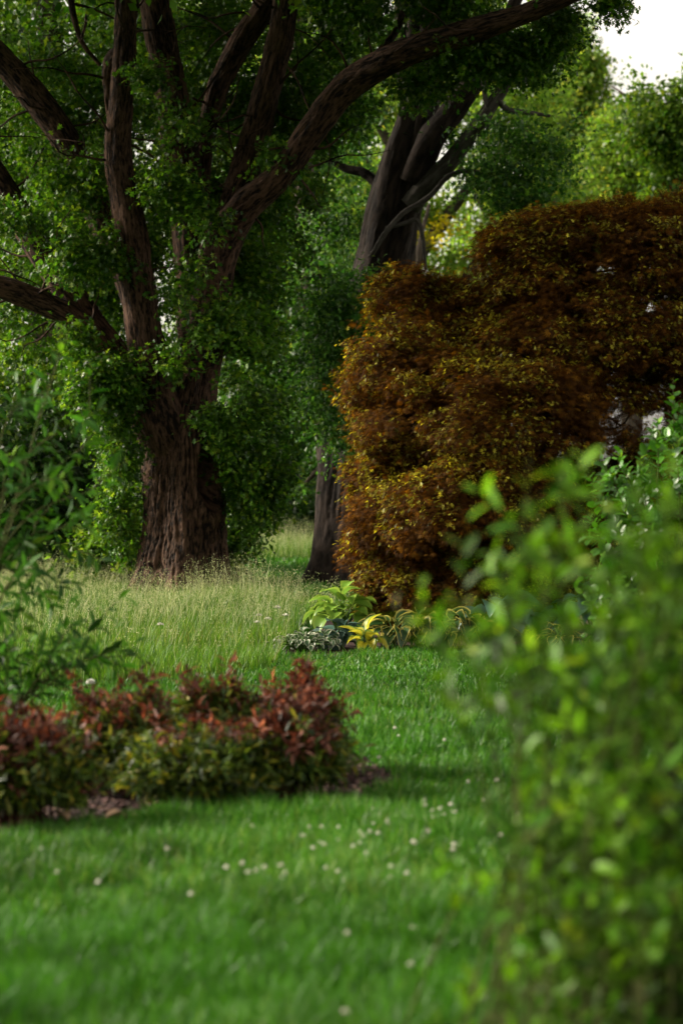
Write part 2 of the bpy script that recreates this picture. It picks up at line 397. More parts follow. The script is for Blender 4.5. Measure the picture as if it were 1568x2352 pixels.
# the uncut meadow: green blades below, straw seed stalks above
def meadow(poly, n, name, hg, hs, y0, y1, ns):
    p = frustum_pts(n, y0, y1, 1.7, -1.0); p = p[inside(p, poly)]
    dn = np.clip((p[:, 1] - y0) / 7, 0, 1)                     # shorter and greener towards the mown edge
    hv = vnoise(p * np.array((.9, .9, 0)) + 2)
    a = blades('meadow_grass', p, hg * (.6 + .6 * hv) * R.uniform(.5, 1.2, len(p)), .0085, M['meadow_green'], .2)
    o = tag(link('meadow_grass', a), kind='stuff')
    q = frustum_pts(ns, y0, y1, 1.7, -1.0); q = q[inside(q, poly)]
    q = q[R.random(len(q)) < np.clip(.06 + (q[:, 1] - 18) / 8, .04, 1) * (.35 + .9 * vnoise(q * np.array((1.1, 1.1, 0)) + 5))]
    k = len(q); h = hs * R.uniform(.5, 1.25, k) * (.55 + .9 * vnoise(q * np.array((.9, .9, 0)) + 2))
    ax = unit(np.stack([R.normal(size=k) * .16 + .7 * (vnoise(q * np.array((.8, .8, 0)) + 40) - .45), R.normal(size=k) * .16, np.ones(k)], 1))
    nr = rnd_dir(k)
    hue = R.random(k); cl = R.random(k)
    st = leaf_mesh('stalks', q, ax, nr, h, hue, cl, BLADE, M['meadow_straw'], wid=.0045)
    tag(link('meadow_seed_grass', st), kind='stuff')
    # feathery panicles: small spikelets round the top third of the stalk
    m = 7
    t = R.uniform(.66, 1.05, (k, m, 1)); tip = q[:, None] + ax[:, None] * h[:, None, None] * t
    off = R.normal(size=(k, m, 3)) * np.array((.018, .018, .01))
    pc = (tip + off).reshape(-1, 3)
    pa = unit(np.repeat(ax, m, 0) * .6 + R.normal(size=(k * m, 3)) * .6)
    sp = leaf_mesh('spikelets', pc, pa, rnd_dir(k * m), .02, np.repeat(hue, m), np.repeat(cl, m), LEAF1, M['meadow_straw'], wid=.009)
    tag(link('meadow_seed_grass', sp), kind='stuff')
meadow(meadow_poly, 260000, 'meadow', .2, .36, 16.2, 34, 30000)
meadow(far_meadow_poly, 60000, 'far_meadow', .3, .4, 37, 46, 26000)

# mulch chips
p = frustum_pts(60000, 8.5, 13.5, 1.5); p = p[inside(p, bed_poly)]; p[:, 2] = .014 + R.random(len(p)) * .02
ax = unit(np.stack([R.normal(size=len(p)), R.normal(size=len(p)), R.normal(size=len(p)) * .25], 1))
tag(link('mulch', leaf_mesh('mulch', p, ax, unit(R.normal(size=(len(p), 3)) * .3 + np.array((0, 0, 1))), R.uniform(.02, .06, len(p)), R.random(len(p)), R.random(len(p)), LEAF1, M['chip'])), kind='stuff')

# ------------------------------------------------------------------ the big oak
DO = 28.0
base = P(417, 1374, DO); base[2] = 0
oak = empty('oak_tree', base, 'huge old oak with furrowed red-brown trunk, a hollow and many spreading limbs', 'tree')

def oak_shape(th, z, r):
    # root flare, fluting and the hollow on the right front of the trunk
    flare = np.exp(-np.maximum(z, 0) / .35) * r * .36 * (1 + .5 * np.sin(th * 5 + 1))
    flute = .035 * np.sin(th * 3 + .6 + z * .25) + .022 * np.sin(th * 7 + 2 - z * .3)
    dt = np.angle(np.exp(1j * (th - HOL_T)))
    e = np.sqrt((dt / .36) ** 2 + ((z - HOL_Z) / .40) ** 2)
    dent = -.36 * np.clip(1.15 - e, 0, 1) ** .6 * (e < 1.15)
    lip = .05 * np.exp(-((e - 1.35) / .22) ** 2)
    dt2 = np.angle(np.exp(1j * (th - .1 - HOL_T))); e2 = np.sqrt((dt2 / .25) ** 2 + ((z - HOL_Z - .75) / .38) ** 2)
    dent2 = -.14 * np.clip(1.2 - e2, 0, 1)
    return flare + flute + dent + lip + dent2
HOL_Z = float(P(485, 1085, DO)[2])
HOL_T = 0.0
pts, rad = pxpath([(417, 1392, 98), (420, 1330, 95), (422, 1240, 91), (423, 1130, 88), (424, 1050, 84), (424, 985, 74), (430, 920, 60), (442, 850, 50)], DO)
# direction of the tube frame: s = towards the camera (-y), b = tangent x s ; angle for a point up and to the right
HOL_T = math.radians(-47) if np.cross((0, 0, 1), (0, -1, 0))[0] < 0 else math.radians(47)
trunk = tube_mesh('trunk', [tube(pts, rad, 380, 360, .05, .042, 1, oak_shape)], M['oak_bark'])
link('trunk', trunk, oak)

limbs = [
    # left upright stem, in front
    ([(400, 1040, 60, -.05), (372, 960, 56, -.25), (348, 860, 48, -.35), (328, 740, 45, -.45), (312, 620, 43, -.5), (292, 490, 40, -.6), (270, 360, 35, -.6), (276, 260, 31, -.6), (284, 150, 30, -.6), (290, 0, 29, -.5), (296, -140, 26, -.4)], 'oak_bark', .02, 24),
    # low limb going left
    ([(360, 1010, 44, 0), (300, 900, 33, 0), (235, 800, 31, 0), (175, 735, 30, -.1), (60, 680, 30, -.2), (-60, 640, 26, -.3), (-220, 590, 18, -.3)], 'oak_bark', .018, 20),
    # second left limb
    ([(345, 930, 36, .2), (250, 790, 34, .3), (150, 660, 36, .3), (70, 540, 36, .3), (-20, 390, 34, .4), (-120, 260, 28, .4)], 'oak_bark', .018, 20),
    # third left limb, higher
    ([(380, 880, 40, .3), (290, 640, 32, .5), (200, 430, 36, .6), (150, 320, 38, .6), (80, 225, 38, .6), (0, 135, 36, .6), (-110, 40, 30, .6)], 'oak_bark', .018, 20),
    # central stem
    ([(440, 960, 62, 0), (452, 800, 52, .1), (450, 640, 52, .2), (440, 520, 52, .2), (412, 330, 45, .3), (388, 180, 42, .3), (360, 30, 40, .3), (345, -120, 36, .4)], 'oak_bark', .02, 24),
    # right limb sweeping across the picture
    ([(455, 900, 50, .1), (480, 720, 50, .0), (505, 570, 50, -.2), (560, 480, 42, -.4), (640, 405, 37, -.6), (715, 300, 36, -.8), (795, 200, 39, -1.0), (900, 135, 36, -1.3), (1050, 82, 33, -1.6), (1180, 40, 27, -1.9), (1310, -12, 22, -2.2), (1480, -75, 15, -2.5)], 'oak_bark', .02, 24),
    # right upright stem
    ([(495, 620, 44, .0), (545, 460, 42, .1), (590, 300, 38, .1), (615, 200, 36, .1), (645, 80, 34, .2), (660, -60, 30, .3)], 'oak_bark', .018, 20),
    # thin dark stem behind
    ([(455, 560, 22, .5), (470, 330, 24, .6), (500, 205, 27, .6), (545, 115, 31, .7), (600, 30, 30, .7), (660, -60, 24, .8)], 'oak_bark', .018, 18),
    # small side branches
    ([(230, 150, 5, .4), (190, 100, 6, .4), (170, 40, 8, .4), (160, -20, 9, .4)], 'oak_bark', .0, 8),
    ([(255, 280, 10, -.2), (248, 170, 16, -.4), (262, 130, 20, -.55), (280, 120, 14, -.6)], 'oak_bark', .012, 12),
    ([(800, 200, 8, -.8), (870, 120, 9, -.6), (915, 60, 9, -.4), (930, -20, 9, -.2)], 'oak_bark', .0, 8),
]
for k, (pp, mt, rg, mm) in enumerate(limbs):
    a, r = pxpath(pp, DO); r = r * .9
    tb = [tube(a, r, 34 * (len(pp) - 1), max(mm * 3, 16), .07, rg, k + 3)]
    c, _ = spline(a, r, 60)
    for i in R.integers(12, 58, 12 if k < 8 else 3):               # leafless twigs growing from the limb
        dr = rnd_dir(1)[0] * np.array((1, .8, .7)); L = R.uniform(.5, 1.3); q = [c[i]]
        for g in range(5):
            dr = unit(dr + R.normal(size=3) * .28); q.append(q[-1] + dr * L / 4)
        tb.append(tube(np.array(q), np.linspace(.018, .004, 6), 12, 5, .1))
    link('branch', tube_mesh('branch', tb, M[mt]), oak)

# foliage: behind and between the limbs, then the clumps hanging in front of them
blobs = [
    pb(60, 250, 230, 260, DO + 2.6, 800), pb(330, 120, 260, 230, DO + 2.4, 700), pb(640, 120, 230, 220, DO + 2.0, 700),
    pb(200, 520, 210, 200, DO + 1.8, 560), pb(620, 420, 150, 180, DO + 1.7, 480), pb(420, 560, 150, 220, DO + 1.5, 380),
    pb(120, 700, 180, 160, DO + 1.6, 300),
    pb(590, 690, 75, 170, DO + .6, 300), pb(580, 910, 70, 160, DO - .1, 320), pb(600, 1100, 55, 110, DO - .2, 210), pb(560, 830, 45, 170, DO - .5, 150),
    pb(640, 1165, 36, 44, DO, 70), pb(500, 930, 36, 60, DO - .9, 60), pb(520, 1000, 26, 50, DO - .7, 40), pb(535, 1060, 28, 110, DO + .1, 90),
    pb(205, 590, 100, 60, DO - .9, 130), pb(170, 420, 90, 80, DO - .3, 110), pb(330, 195, 55, 40, DO - 1.0, 40), pb(420, 250, 90, 110, DO - .4, 80), pb(395, 420, 60, 70, DO - .7, 60),
    pb(640, 330, 80, 80, DO - .5, 70), pb(400, 840, 40, 50, DO - 1.0, 22), pb(240, 890, 80, 90, DO - .7, 170), pb(500, 760, 40, 90, DO - 1.0, 50), pb(420, 650, 45, 70, DO - 1.0, 36),
    pb(275, 1000, 45, 100, DO - .4, 110), pb(280, 1170, 35, 100, DO + .2, 90), pb(460, 490, 50, 50, DO - .9, 40), pb(60, 470, 90, 60, DO - .6, 70), pb(170, 780, 50, 40, DO - .6, 30),
]
rblobs = [pb(930, 0, 200, 60, DO - .9, 380), pb(1120, 120, 140, 55, DO - 1.2, 210), pb(1220, 120, 85, 70, DO - 1.2, 120), pb(1000, 190, 110, 40, DO - .8, 80), pb(760, 250, 90, 80, DO + .4, 120),
          pb(1420, -10, 50, 26, DO - 2.2, 50), pb(1290, 50, 50, 55, DO - 1.6, 80), pb(760, 60, 110, 110, DO + .6, 260)]
crown('crown', oak, blobs + rblobs, .078, OAK, M['oak_leaf'], nl=22, spread=.19, gap=.47, freq=1.5, inner=.3, lump=.4)
# the canopy overhead, above the frame
top = [(base + np.array((x, y, z)), np.array((rx, ry, rz)), n) for x, y, z, rx, ry, rz, n in
       [(0, 0, 10.5, 6, 6, 2.6, 1500), (-4, 1, 9.2, 4.5, 5, 2.2, 700), (4.5, -1, 9.6, 4.5, 5, 2.0, 650), (0, 1, 13, 5, 5, 2.5, 400)]]
crown('upper_crown', oak, top, .12, LEAF1, M['oak_leaf'], nl=30, spread=.42, gap=.34, freq=.8, inner=.3, flat=6.6)
def over_view(p): return p[:, 2] > CAM_H + .194 * p[:, 1] + .5
front_shade = [(base + np.array((x, y, z)), np.array((rx, ry, rz)), n) for x, y, z, rx, ry, rz, n in
      [(-1, -3.5, 7.6, 5, 2.6, 1.2, 1000), (-3, -6, 7.0, 5, 2.6, 1.0, 1000), (2.2, -5.5, 7.2, 3, 2.2, .9, 480), (-2, -8.5, 6.6, 5, 2.4, .8, 800)]]
crown('upper_crown', oak, front_shade, .12, LEAF1, M['oak_leaf'], nl=28, spread=.42, gap=.3, freq=.8, inner=.2, flat=5, cut=over_view)  # unseen low canopy in front, shaped to keep skylight off the limbs
# ------------------------------------------------------------------ the second old tree, leaning right, behind the maple
DB = 31.5
base = P(800, 1340, DB); base[2] = 0
lean = empty('leaning_tree', base, 'dark grey leaning tree with thick trunk rising behind the red maple', 'tree')
def flare_shape(th, z, r): return np.exp(-np.maximum(z, 0) / .3) * r * .35 * (1 + .5 * np.sin(th * 4 + .7)) + .03 * np.sin(th * 5 + z)
pts, rad = pxpath([(800, 1352, 82), (800, 1280, 77), (802, 1150, 73), (812, 1000, 71), (838, 800, 70), (868, 640, 63), (893, 540, 61), (916, 440, 59), (938, 350, 54), (958, 260, 44), (968, 170, 38), (972, 60, 33), (985, -80, 28)], DB)
link('trunk', tube_mesh('trunk', [tube(pts, rad, 260, 120, .07, .022, 4, flare_shape, .7)], M['grey_bark']), lean)
for k, (pp, mt) in enumerate([
    ([(945, 420, 34, -.2), (990, 320, 31, -.3), (1030, 265, 29, -.3), (1075, 205, 27, -.4), (1110, 165, 22, -.4), (1150, 90, 18, -.4), (1190, -20, 15, -.4)], 'grey_bark'),
    ([(940, 470, 30, -.2), (985, 420, 24, -.3), (1040, 362, 20, -.4), (1100, 285, 17, -.5), (1150, 210, 15, -.6), (1215, 135, 12, -.7), (1280, 60, 9, -.8)], 'dead_bark'),
    ([(1140, 225, 7, -.6), (1165, 252, 7, -.6), (1210, 258, 6, -.6), (1262, 266, 4, -.6)], 'dead_bark'),
    ([(850, 590, 5, -.75), (885, 535, 6, -.85), (925, 490, 6, -.85), (985, 452, 6, -.8), (1030, 405, 6, -.8), (1080, 393, 5, -.8), (1140, 405, 3, -.8)], 'dead_bark'),
    ([(885, 525, 5, -.82), (930, 512, 5, -.85), (957, 506, 5, -.85), (970, 545, 5, -.85), (977, 620, 4, -.85)], 'dead_bark'),
    ([(1110, 150, 7, -.6), (1112, 210, 6, -.6), (1120, 260, 5, -.6), (1118, 300, 3, -.6)], 'dead_bark'),
    ([(880, 440, 12, .3), (840, 400, 11, .4), (790, 385, 9, .5), (730, 350, 6, .6)], 'grey_bark'),
    ([(950, 330, 22, .5), (930, 180, 20, .7), (925, 60, 18, .9), (915, -60, 15, 1.0)], 'grey_bark')]):
    a, r = pxpath(pp, DB)
    link('branch', tube_mesh('branch', [tube(a, r, 20 * len(pp), 16, .12, 0, k + 20)], M[mt]), lean)
lb = [pb(1170, 295, 80, 22, DB - .8, 40), pb(1235, 345, 110, 26, DB - .6, 60), pb(1150, 400, 120, 28, DB - .9, 80), pb(1230, 445, 90, 26, DB - .8, 55), pb(1300, 280, 60, 26, DB - .3, 26), pb(1255, 195, 70, 24, DB, 28), pb(1320, 400, 50, 26, DB - .5, 24), pb(1080, 60, 200, 90, DB + 1.2, 130),
      pb(1060, 330, 80, 40, DB - .2, 30), pb(850, 130, 120, 120, DB + 1.5, 70), pb(1210, 472, 60, 24, DB - 1.2, 60), pb(900, 610, 60, 36, DB - 1.0, 60), pb(760, 500, 100, 120, DB + 1.5, 120), pb(780, 720, 90, 100, DB - 1.2, 220), pb(870, 650, 60, 36, DB - 1.2, 80), pb(720, 640, 90, 110, DB - .6, 150),
      pb(745, 860, 70, 110, DB - 1.2, 190), pb(775, 430, 80, 130, DB + .6, 240), pb(835, 250, 70, 100, DB + .8, 140), pb(770, 1000, 50, 60, DB - 1.2, 80)]
crown('crown', lean, lb, .085, OAK, M['blue_leaf'], nl=15, spread=.26, gap=.54, freq=1.5, inner=.2, lump=.5, droop=.6)
top = [(base + np.array((x, y, z)), np.array((rx, ry, rz)), n) for x, y, z, rx, ry, rz, n in [(2, 1, 11.0, 4.5, 4.5, 2.4, 500), (-1, 2, 12, 4, 4, 2.4, 300)]]
crown('upper_crown', lean, top, .12, LEAF1, M['blue_leaf'], nl=28, spread=.42, gap=.34, freq=.8, inner=.3, flat=8.6)

# ------------------------------------------------------------------ trees and bushes behind
def bg_tree(name, label, cat, trunk_px, d, blobs, size, mat, bark='dark_bark', group=None, nl=13, gap=.44, freq=.7, droop=.35, tpl=LEAF1, spread=None, limbs=True, thin=1.0):
    base = P(trunk_px[0][0], 1200, d); base[2] = 0
    t = empty(name, base, label, cat, group)
    pts, rad = pxpath(trunk_px, d); pts[0] = base + np.array((0, 0, -.05))
    link('trunk', tube_mesh('trunk', [tube(pts, rad, 70, 18, .1, .012, int(d))], M[bark]), t)
    if limbs:
        c, rr = spline(pts, rad, 30)
        for b in blobs[:6]:
            k = int(np.clip(np.argmin(np.linalg.norm(c - b[0], axis=1)) - 6, 6, 24))
            mid = (c[k] + b[0]) / 2 + np.array((0, 0, .2)) + R.normal(size=3) * .15
            link('branch', tube_mesh('branch', [tube(np.array([c[k], mid, b[0], b[0] + (b[0] - mid) * .6]), np.array([rr[k] * .5, rr[k] * .35, rr[k] * .22, rr[k] * .08]), 24, 9, .1)], M[bark]), t)
    crown('crown', t, blobs, size, tpl, M[mat], nl=nl, spread=spread or size * 2.3, gap=gap, freq=freq, inner=.3, droop=droop, lump=.35)
    return t

def bush(name, label, cat, base_px, d, blobs, size, mat, group=None, tpl=LEAF2, nl=13, gap=.36, freq=1.4, stems=7, droop=.2, bark='dark_bark', spread=None):
    base = P(base_px, 1200, d); base[2] = 0
    t = empty(name, base, label, cat, group)
    tb = []
    for k in range(stems):
        b = blobs[k % len(blobs)]; e = b[0] + rnd_dir(1)[0] * b[1] * .55
        s0 = base + np.array((R.normal() * .12, R.normal() * .12, -.02))
        m = (s0 + e) / 2 + R.normal(size=3) * .08 + np.array((0, 0, .12 * abs(e[2])))
        tb.append(tube(np.array([s0, m, e]), np.array([.022, .015, .005]), 14, 6, .1))
    link('stem', tube_mesh('stem', tb, M[bark]), t)
    crown('foliage', t, blobs, size, tpl, M[mat], nl=nl, spread=spread or size * 2.2, gap=gap, freq=freq, inner=.3, droop=droop, lump=.35, flat=.05)
    return t

BGT = 'trees standing behind the two old trunks'
bg_tree('broadleaf_tree', 'dense green tree filling the view behind the big oak on its left', 'tree', [(150, 1300, 45), (140, 800, 40), (120, 300, 34), (110, -100, 25)], 38,
        [pb(40, 150, 330, 260, 38, 700), pb(330, 250, 260, 300, 38, 620), pb(40, 620, 330, 260, 37.5, 700), pb(250, 820, 260, 200, 37, 420), pb(60, 950, 260, 180, 36.5, 420)], .13, 'mid_leaf', group=BGT, gap=.57, nl=17)
bg_tree('broadleaf_tree', 'shadowy dark green tree with slim straight trunk between the oak and the maple', 'tree', [(770, 1270, 34), (755, 1000, 31), (738, 800, 30), (712, 600, 27), (690, 300, 22), (680, 0, 15)], 40,
        [pb(640, 820, 180, 170, 41.5, 420), pb(700, 980, 140, 140, 41, 330), pb(600, 560, 200, 200, 42, 420), pb(760, 680, 130, 130, 40, 240), pb(720, 1090, 80, 60, 40.5, 90), pb(660, 330, 200, 180, 42, 300)], .12, 'blue_leaf', group=BGT, gap=.42, nl=18)
bg_tree('broadleaf_tree', 'sunlit yellow-green tree with many sky gaps behind the leaning trunk', 'tree', [(930, 1240, 40), (930, 800, 36), (940, 300, 30), (950, -100, 20)], 52,
        [pb(860, 420, 260, 240, 52, 600), pb(1120, 560, 230, 150, 52, 620), pb(1000, 150, 300, 220, 53, 400), pb(760, 150, 200, 220, 52, 240), pb(1180, 330, 200, 170, 53, 360), pb(850, 700, 200, 160, 52, 260)], .14, 'pale_leaf', group=BGT, gap=.5, freq=.7, nl=18)
bg_tree('backlit_tree', 'tree with backlit sunlight coloured golden into its leaves, low behind the leaning trunk', 'tree', [(960, 1240, 12), (955, 900, 10), (960, 600, 7), (985, 470, 4)], 50,
        [pb(985, 540, 55, 90, 50, 110), pb(1020, 450, 40, 50, 50, 45), pb(960, 640, 50, 50, 50, 70)], .14, 'backlit_yellow_leaf', group=BGT, nl=17, gap=.38, limbs=False)
bg_tree('broadleaf_tree', 'soft pale green rounded tree at the right under the white sky', 'tree', [(1450, 1200, 26), (1450, 900, 24), (1445, 600, 20), (1440, 300, 12)], 62,
        [pb(1440, 370, 110, 110, 62, 380), pb(1400, 470, 130, 70, 62, 240), pb(1500, 440, 90, 90, 62, 220), pb(1440, 310, 80, 70, 62, 160)], .15, 'pale_leaf', group=BGT, gap=.42, nl=18)
bg_tree('broadleaf_tree', 'tall feathery light green treetop against the white sky', 'tree', [(1350, 1220, 30), (1345, 800, 26), (1345, 400, 18), (1345, 170, 5)], 72,
        [pb(1345, 250, 75, 110, 72, 300), pb(1340, 140, 45, 75, 72, 170), pb(1290, 300, 80, 90, 72, 260), pb(1345, 400, 100, 90, 72, 240), pb(1385, 105, 14, 45, 72, 40), pb(1335, 80, 22, 40, 72, 50), pb(1260, 430, 100, 80, 72, 200)], .16, 'pale_leaf', group=BGT, gap=.38, nl=18, limbs=False)
bg_tree('broadleaf_tree', 'deep green tree with stepped outline at the right edge below the sky', 'tree', [(1560, 1220, 34), (1560, 800, 30), (1565, 450, 22), (1590, 200, 12)], 54,
        [pb(1520, 290, 75, 80, 54, 220), pb(1600, 250, 80, 110, 54, 240), pb(1450, 230, 45, 60, 55, 70), pb(1455, 300, 60, 60, 55, 110), pb(1580, 420, 90, 90, 54, 220), pb(1555, 200, 20, 40, 54, 16)], .14, 'mid_leaf', group=BGT, gap=.44, nl=18)
FAR = 'bright trees far behind the garden'
bg_tree('distant_tree', 'bright yellow-green tree far behind the left limbs of the oak', 'tree', [(150, 1200, 20), (150, 800, 18), (150, 300, 12)], 66,
        [pb(0, 300, 260, 240, 66, 420), pb(250, 480, 240, 240, 66, 420), pb(60, 760, 260, 260, 66, 420), pb(330, 150, 260, 200, 66, 360), pb(-60, 20, 200, 150, 66, 200)], .17, 'pale_leaf', group=FAR, gap=.46, nl=17)
bg_tree('distant_tree', 'bright yellow-green tree far behind the right limbs of the oak', 'tree', [(620, 1200, 20), (620, 800, 18), (620, 300, 12)], 68,
        [pb(560, 300, 260, 240, 68, 420), pb(780, 520, 240, 260, 68, 440), pb(560, 800, 240, 260, 68, 380), pb(820, 200, 260, 220, 68, 380), pb(620, 20, 240, 120, 68, 220)], .17, 'pale_leaf', group=FAR, gap=.50, nl=17)
bg_tree('distant_tree', 'bright yellow-green tree far behind the maple top', 'tree', [(1150, 1200, 14), (1150, 800, 12), (1150, 400, 8)], 70,
        [pb(1060, 330, 220, 200, 70, 380), pb(1180, 540, 220, 180, 70, 420), pb(960, 640, 200, 200, 70, 300), pb(1000, 120, 260, 120, 70, 260), pb(1250, 250, 90, 130, 70, 160), pb(1330, 520, 130, 110, 70, 220)], .17, 'pale_leaf', group=FAR, gap=.50, nl=17)
UND = 'bushes growing under the old trees'
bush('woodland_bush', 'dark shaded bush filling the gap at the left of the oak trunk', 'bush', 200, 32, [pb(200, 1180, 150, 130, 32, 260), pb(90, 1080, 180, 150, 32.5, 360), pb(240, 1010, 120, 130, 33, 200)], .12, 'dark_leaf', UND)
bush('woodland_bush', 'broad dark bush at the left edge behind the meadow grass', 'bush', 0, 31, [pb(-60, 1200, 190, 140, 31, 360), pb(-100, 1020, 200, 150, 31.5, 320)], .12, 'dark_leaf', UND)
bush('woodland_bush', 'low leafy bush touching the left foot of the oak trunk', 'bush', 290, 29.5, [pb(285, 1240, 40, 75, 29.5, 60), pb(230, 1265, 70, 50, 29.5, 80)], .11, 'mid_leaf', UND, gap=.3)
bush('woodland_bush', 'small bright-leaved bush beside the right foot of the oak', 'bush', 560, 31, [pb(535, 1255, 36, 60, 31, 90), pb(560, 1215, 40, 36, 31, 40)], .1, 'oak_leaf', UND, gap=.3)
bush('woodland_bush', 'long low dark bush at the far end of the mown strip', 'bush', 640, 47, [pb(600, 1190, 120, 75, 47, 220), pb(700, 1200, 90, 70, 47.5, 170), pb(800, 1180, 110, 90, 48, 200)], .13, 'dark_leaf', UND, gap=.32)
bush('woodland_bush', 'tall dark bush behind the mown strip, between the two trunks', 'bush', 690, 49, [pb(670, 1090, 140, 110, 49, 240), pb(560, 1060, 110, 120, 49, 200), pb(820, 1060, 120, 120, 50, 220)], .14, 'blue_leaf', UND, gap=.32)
bush('hedge_bush', 'wide low hedge bush far behind the maple', 'bush', 1150, 60, [pb(1000, 1150, 200, 110, 60, 300), pb(1250, 1150, 220, 100, 60, 320), pb(1520, 1140, 220, 100, 60, 320)], .2, 'mid_leaf', UND, gap=.3)
bush('hedge_bush', 'tall leafy bush far behind the maple crown', 'bush', 1080, 56, [pb(1050, 900, 240, 260, 56, 500), pb(1230, 760, 180, 170, 57, 300)], .15, 'pale_leaf', UND, gap=.46)

# ------------------------------------------------------------------ the weeping red maple
DM = 21.6
base = P(1130, 1400, DM + 1.2); base[2] = 0
maple = empty('japanese_maple', base, 'large weeping red-brown laceleaf maple in layered mounds', 'tree')
# layered mounds: (px, py of the centre line, rx, ry, depth offset, twigs)
mounds = [(945, 800, 125, 175, .2, 1), (1040, 790, 120, 140, .5, .7), (1240, 690, 180, 205, .3, 1.3), (1420, 680, 170, 210, .5, 1.1), (1570, 690, 170, 235, .3, 1.2), (1330, 640, 150, 160, -.1, 1.0), (1490, 600, 150, 120, -.2, .9), (1390, 790, 190, 150, -.3, 1.1), (1520, 800, 150, 120, -.4, .9), (1200, 610, 105, 110, .0, .7), (905, 900, 110, 120, -.1, .7), (915, 1105, 120, 95, -.45, .8), (1250, 850, 180, 130, -.3, 1.0), (1120, 760, 120, 120, .2, .6),
          (980, 1010, 165, 140, -.7, 1.2), (1180, 975, 225, 140, -1.0, 1.5), (1060, 890, 150, 90, -.3, .6), (1380, 930, 190, 190, -.2, 1.3), (1560, 930, 160, 190, .1, 1),
          (930, 1200, 130, 100, -.9, .9), (1090, 1190, 215, 130, -1.35, 1.5), (1300, 1180, 200, 160, -.7, 1.2), (1500, 1180, 190, 160, -.3, 1.0),
          (872, 1270, 82, 60, -.5, .5), (960, 1290, 120, 55, -.8, .6), (1150, 1290, 150, 60, -1.0, .7), (930, 1390, 95, 75, -1.1, .8), (1050, 1380, 120, 80, -1.1, .9), (1160, 1390, 120, 80, -1.0, .8), (890, 1330, 55, 50, -.9, .4), (1270, 1330, 140, 90, -.8, .8)]
gaps = [(1362, 545, 17, 50, .8), (1345, 500, 30, 12, .7), (1452, 640, 18, 40, .55), (1465, 700, 18, 30, .55), (1485, 975, 62, 34, .9), (1430, 960, 24, 40, .6), (1415, 1135, 20, 16, .9), (1500, 700, 24, 16, .5), (1375, 620, 14, 50, .5),
        (900, 1312, 50, 14, .6), (1115, 1315, 55, 18, .7), (1150, 1370, 40, 16, .6), (1050, 735, 40, 16, .4), (985, 810, 40, 16, .4), (1270, 905, 60, 10, .5)]
def maple_keep(p):
    # openings through the lace canopy
    d = p[:, 1]; s_ = VW * d / 1568
    px = 784 + p[:, 0] / s_; py = 1077 - (p[:, 2] - CAM_H) / s_
    keep = np.ones(len(p), bool)
    for gx, gy, rx, ry, pr in gaps:
        e = ((px - gx) / rx) ** 2 + ((py - gy) / ry) ** 2 + (vnoise(p * 9) - .5) * 1.2
        keep &= ~((e < 1) & (R.random(len(p)) < pr))
    return keep
def mound_pts(n, c, r):
    """points on the outer skin of an umbrella-like mound: dense over the top, hanging down the sides"""
    d = rnd_dir(n); d[:, 2] = np.where(d[:, 2] < -.55, -d[:, 2], d[:, 2])
    d = unit(d)
    layer = np.where(R.random(n) < .72, R.uniform(.86, 1.03, n), R.uniform(.5, .86, n))
    lum = 1 + .38 * (vnoise(d * 2.6 + c) - .5) + .2 * (vnoise(d * 8 + c) - .5)
    return c + d * (layer * lum)[:, None] * r, unit(d / r)
PP, OO = [], []
for px, py, rx, ry, do, wgt in mounds:
    d = DM + 1.0 + do
    c = P(px, py, d); r = np.array((rx * sc(d), (rx * .8 + 40) * sc(d), ry * sc(d)))
    p, o = mound_pts(int(2600 * wgt), c, r); PP.append(p); OO.append(o)
p = np.vstack(PP); o = np.vstack(OO)
k = maple_keep(p) & (vnoise(p * 2.4 + 4) * .6 + vnoise(p * 6) * .4 > .39) & (p[:, 2] > .12); p, o = p[k], o[k]
def maple_leaves(p, o, n, spread, size, hpow, mat, name, tpl, dn):
    k = len(p)
    hz = o * np.array((1, 1, .15)); tw = unit(hz + R.normal(size=(k, 3)) * np.array((.6, .6, .25)) + np.array((0, 0, dn)))
    t = R.uniform(-1, 1, (k, n, 1))
    pos = p[:, None] + tw[:, None] * t * spread + R.normal(size=(k, n, 3)) * spread * np.array((.4, .4, .16))
    ax = unit(tw[:, None] + R.normal(size=(k, n, 3)) * np.array((.5, .5, .3)) + np.array((0, 0, -.15)))
    nr = unit(o[:, None] * .4 + np.array((0, 0, .9)) + R.normal(size=(k, n, 3)) * .35)
    pos, ax, nr = pos.reshape(-1, 3), ax.reshape(-1, 3), nr.reshape(-1, 3)
    return link(name, leaf_mesh(name, pos, ax, nr, size * R.uniform(.7, 1.25, k * n), R.random(k * n) ** hpow, np.repeat(R.random(k), n), tpl, mat), maple)
print('maple twigs', len(p))
maple_leaves(p, o, 6, .085, .052, 1.0, M['maple_leaf'], 'crown', DISSECT, -.22)
sel = (vnoise(p * 2.6 + 8) * .6 + vnoise(p * 7 + 2) * .4 > .47) & (R.random(len(p)) < .9)
pi = p[sel] + o[sel] * .045
maple_leaves(pi, o[sel], 3, .06, .047, 1.2, M['maple_backlit'], 'backlit_leaf', OAK, -.5)  # leaves coloured as if backlit, set just outside the skin
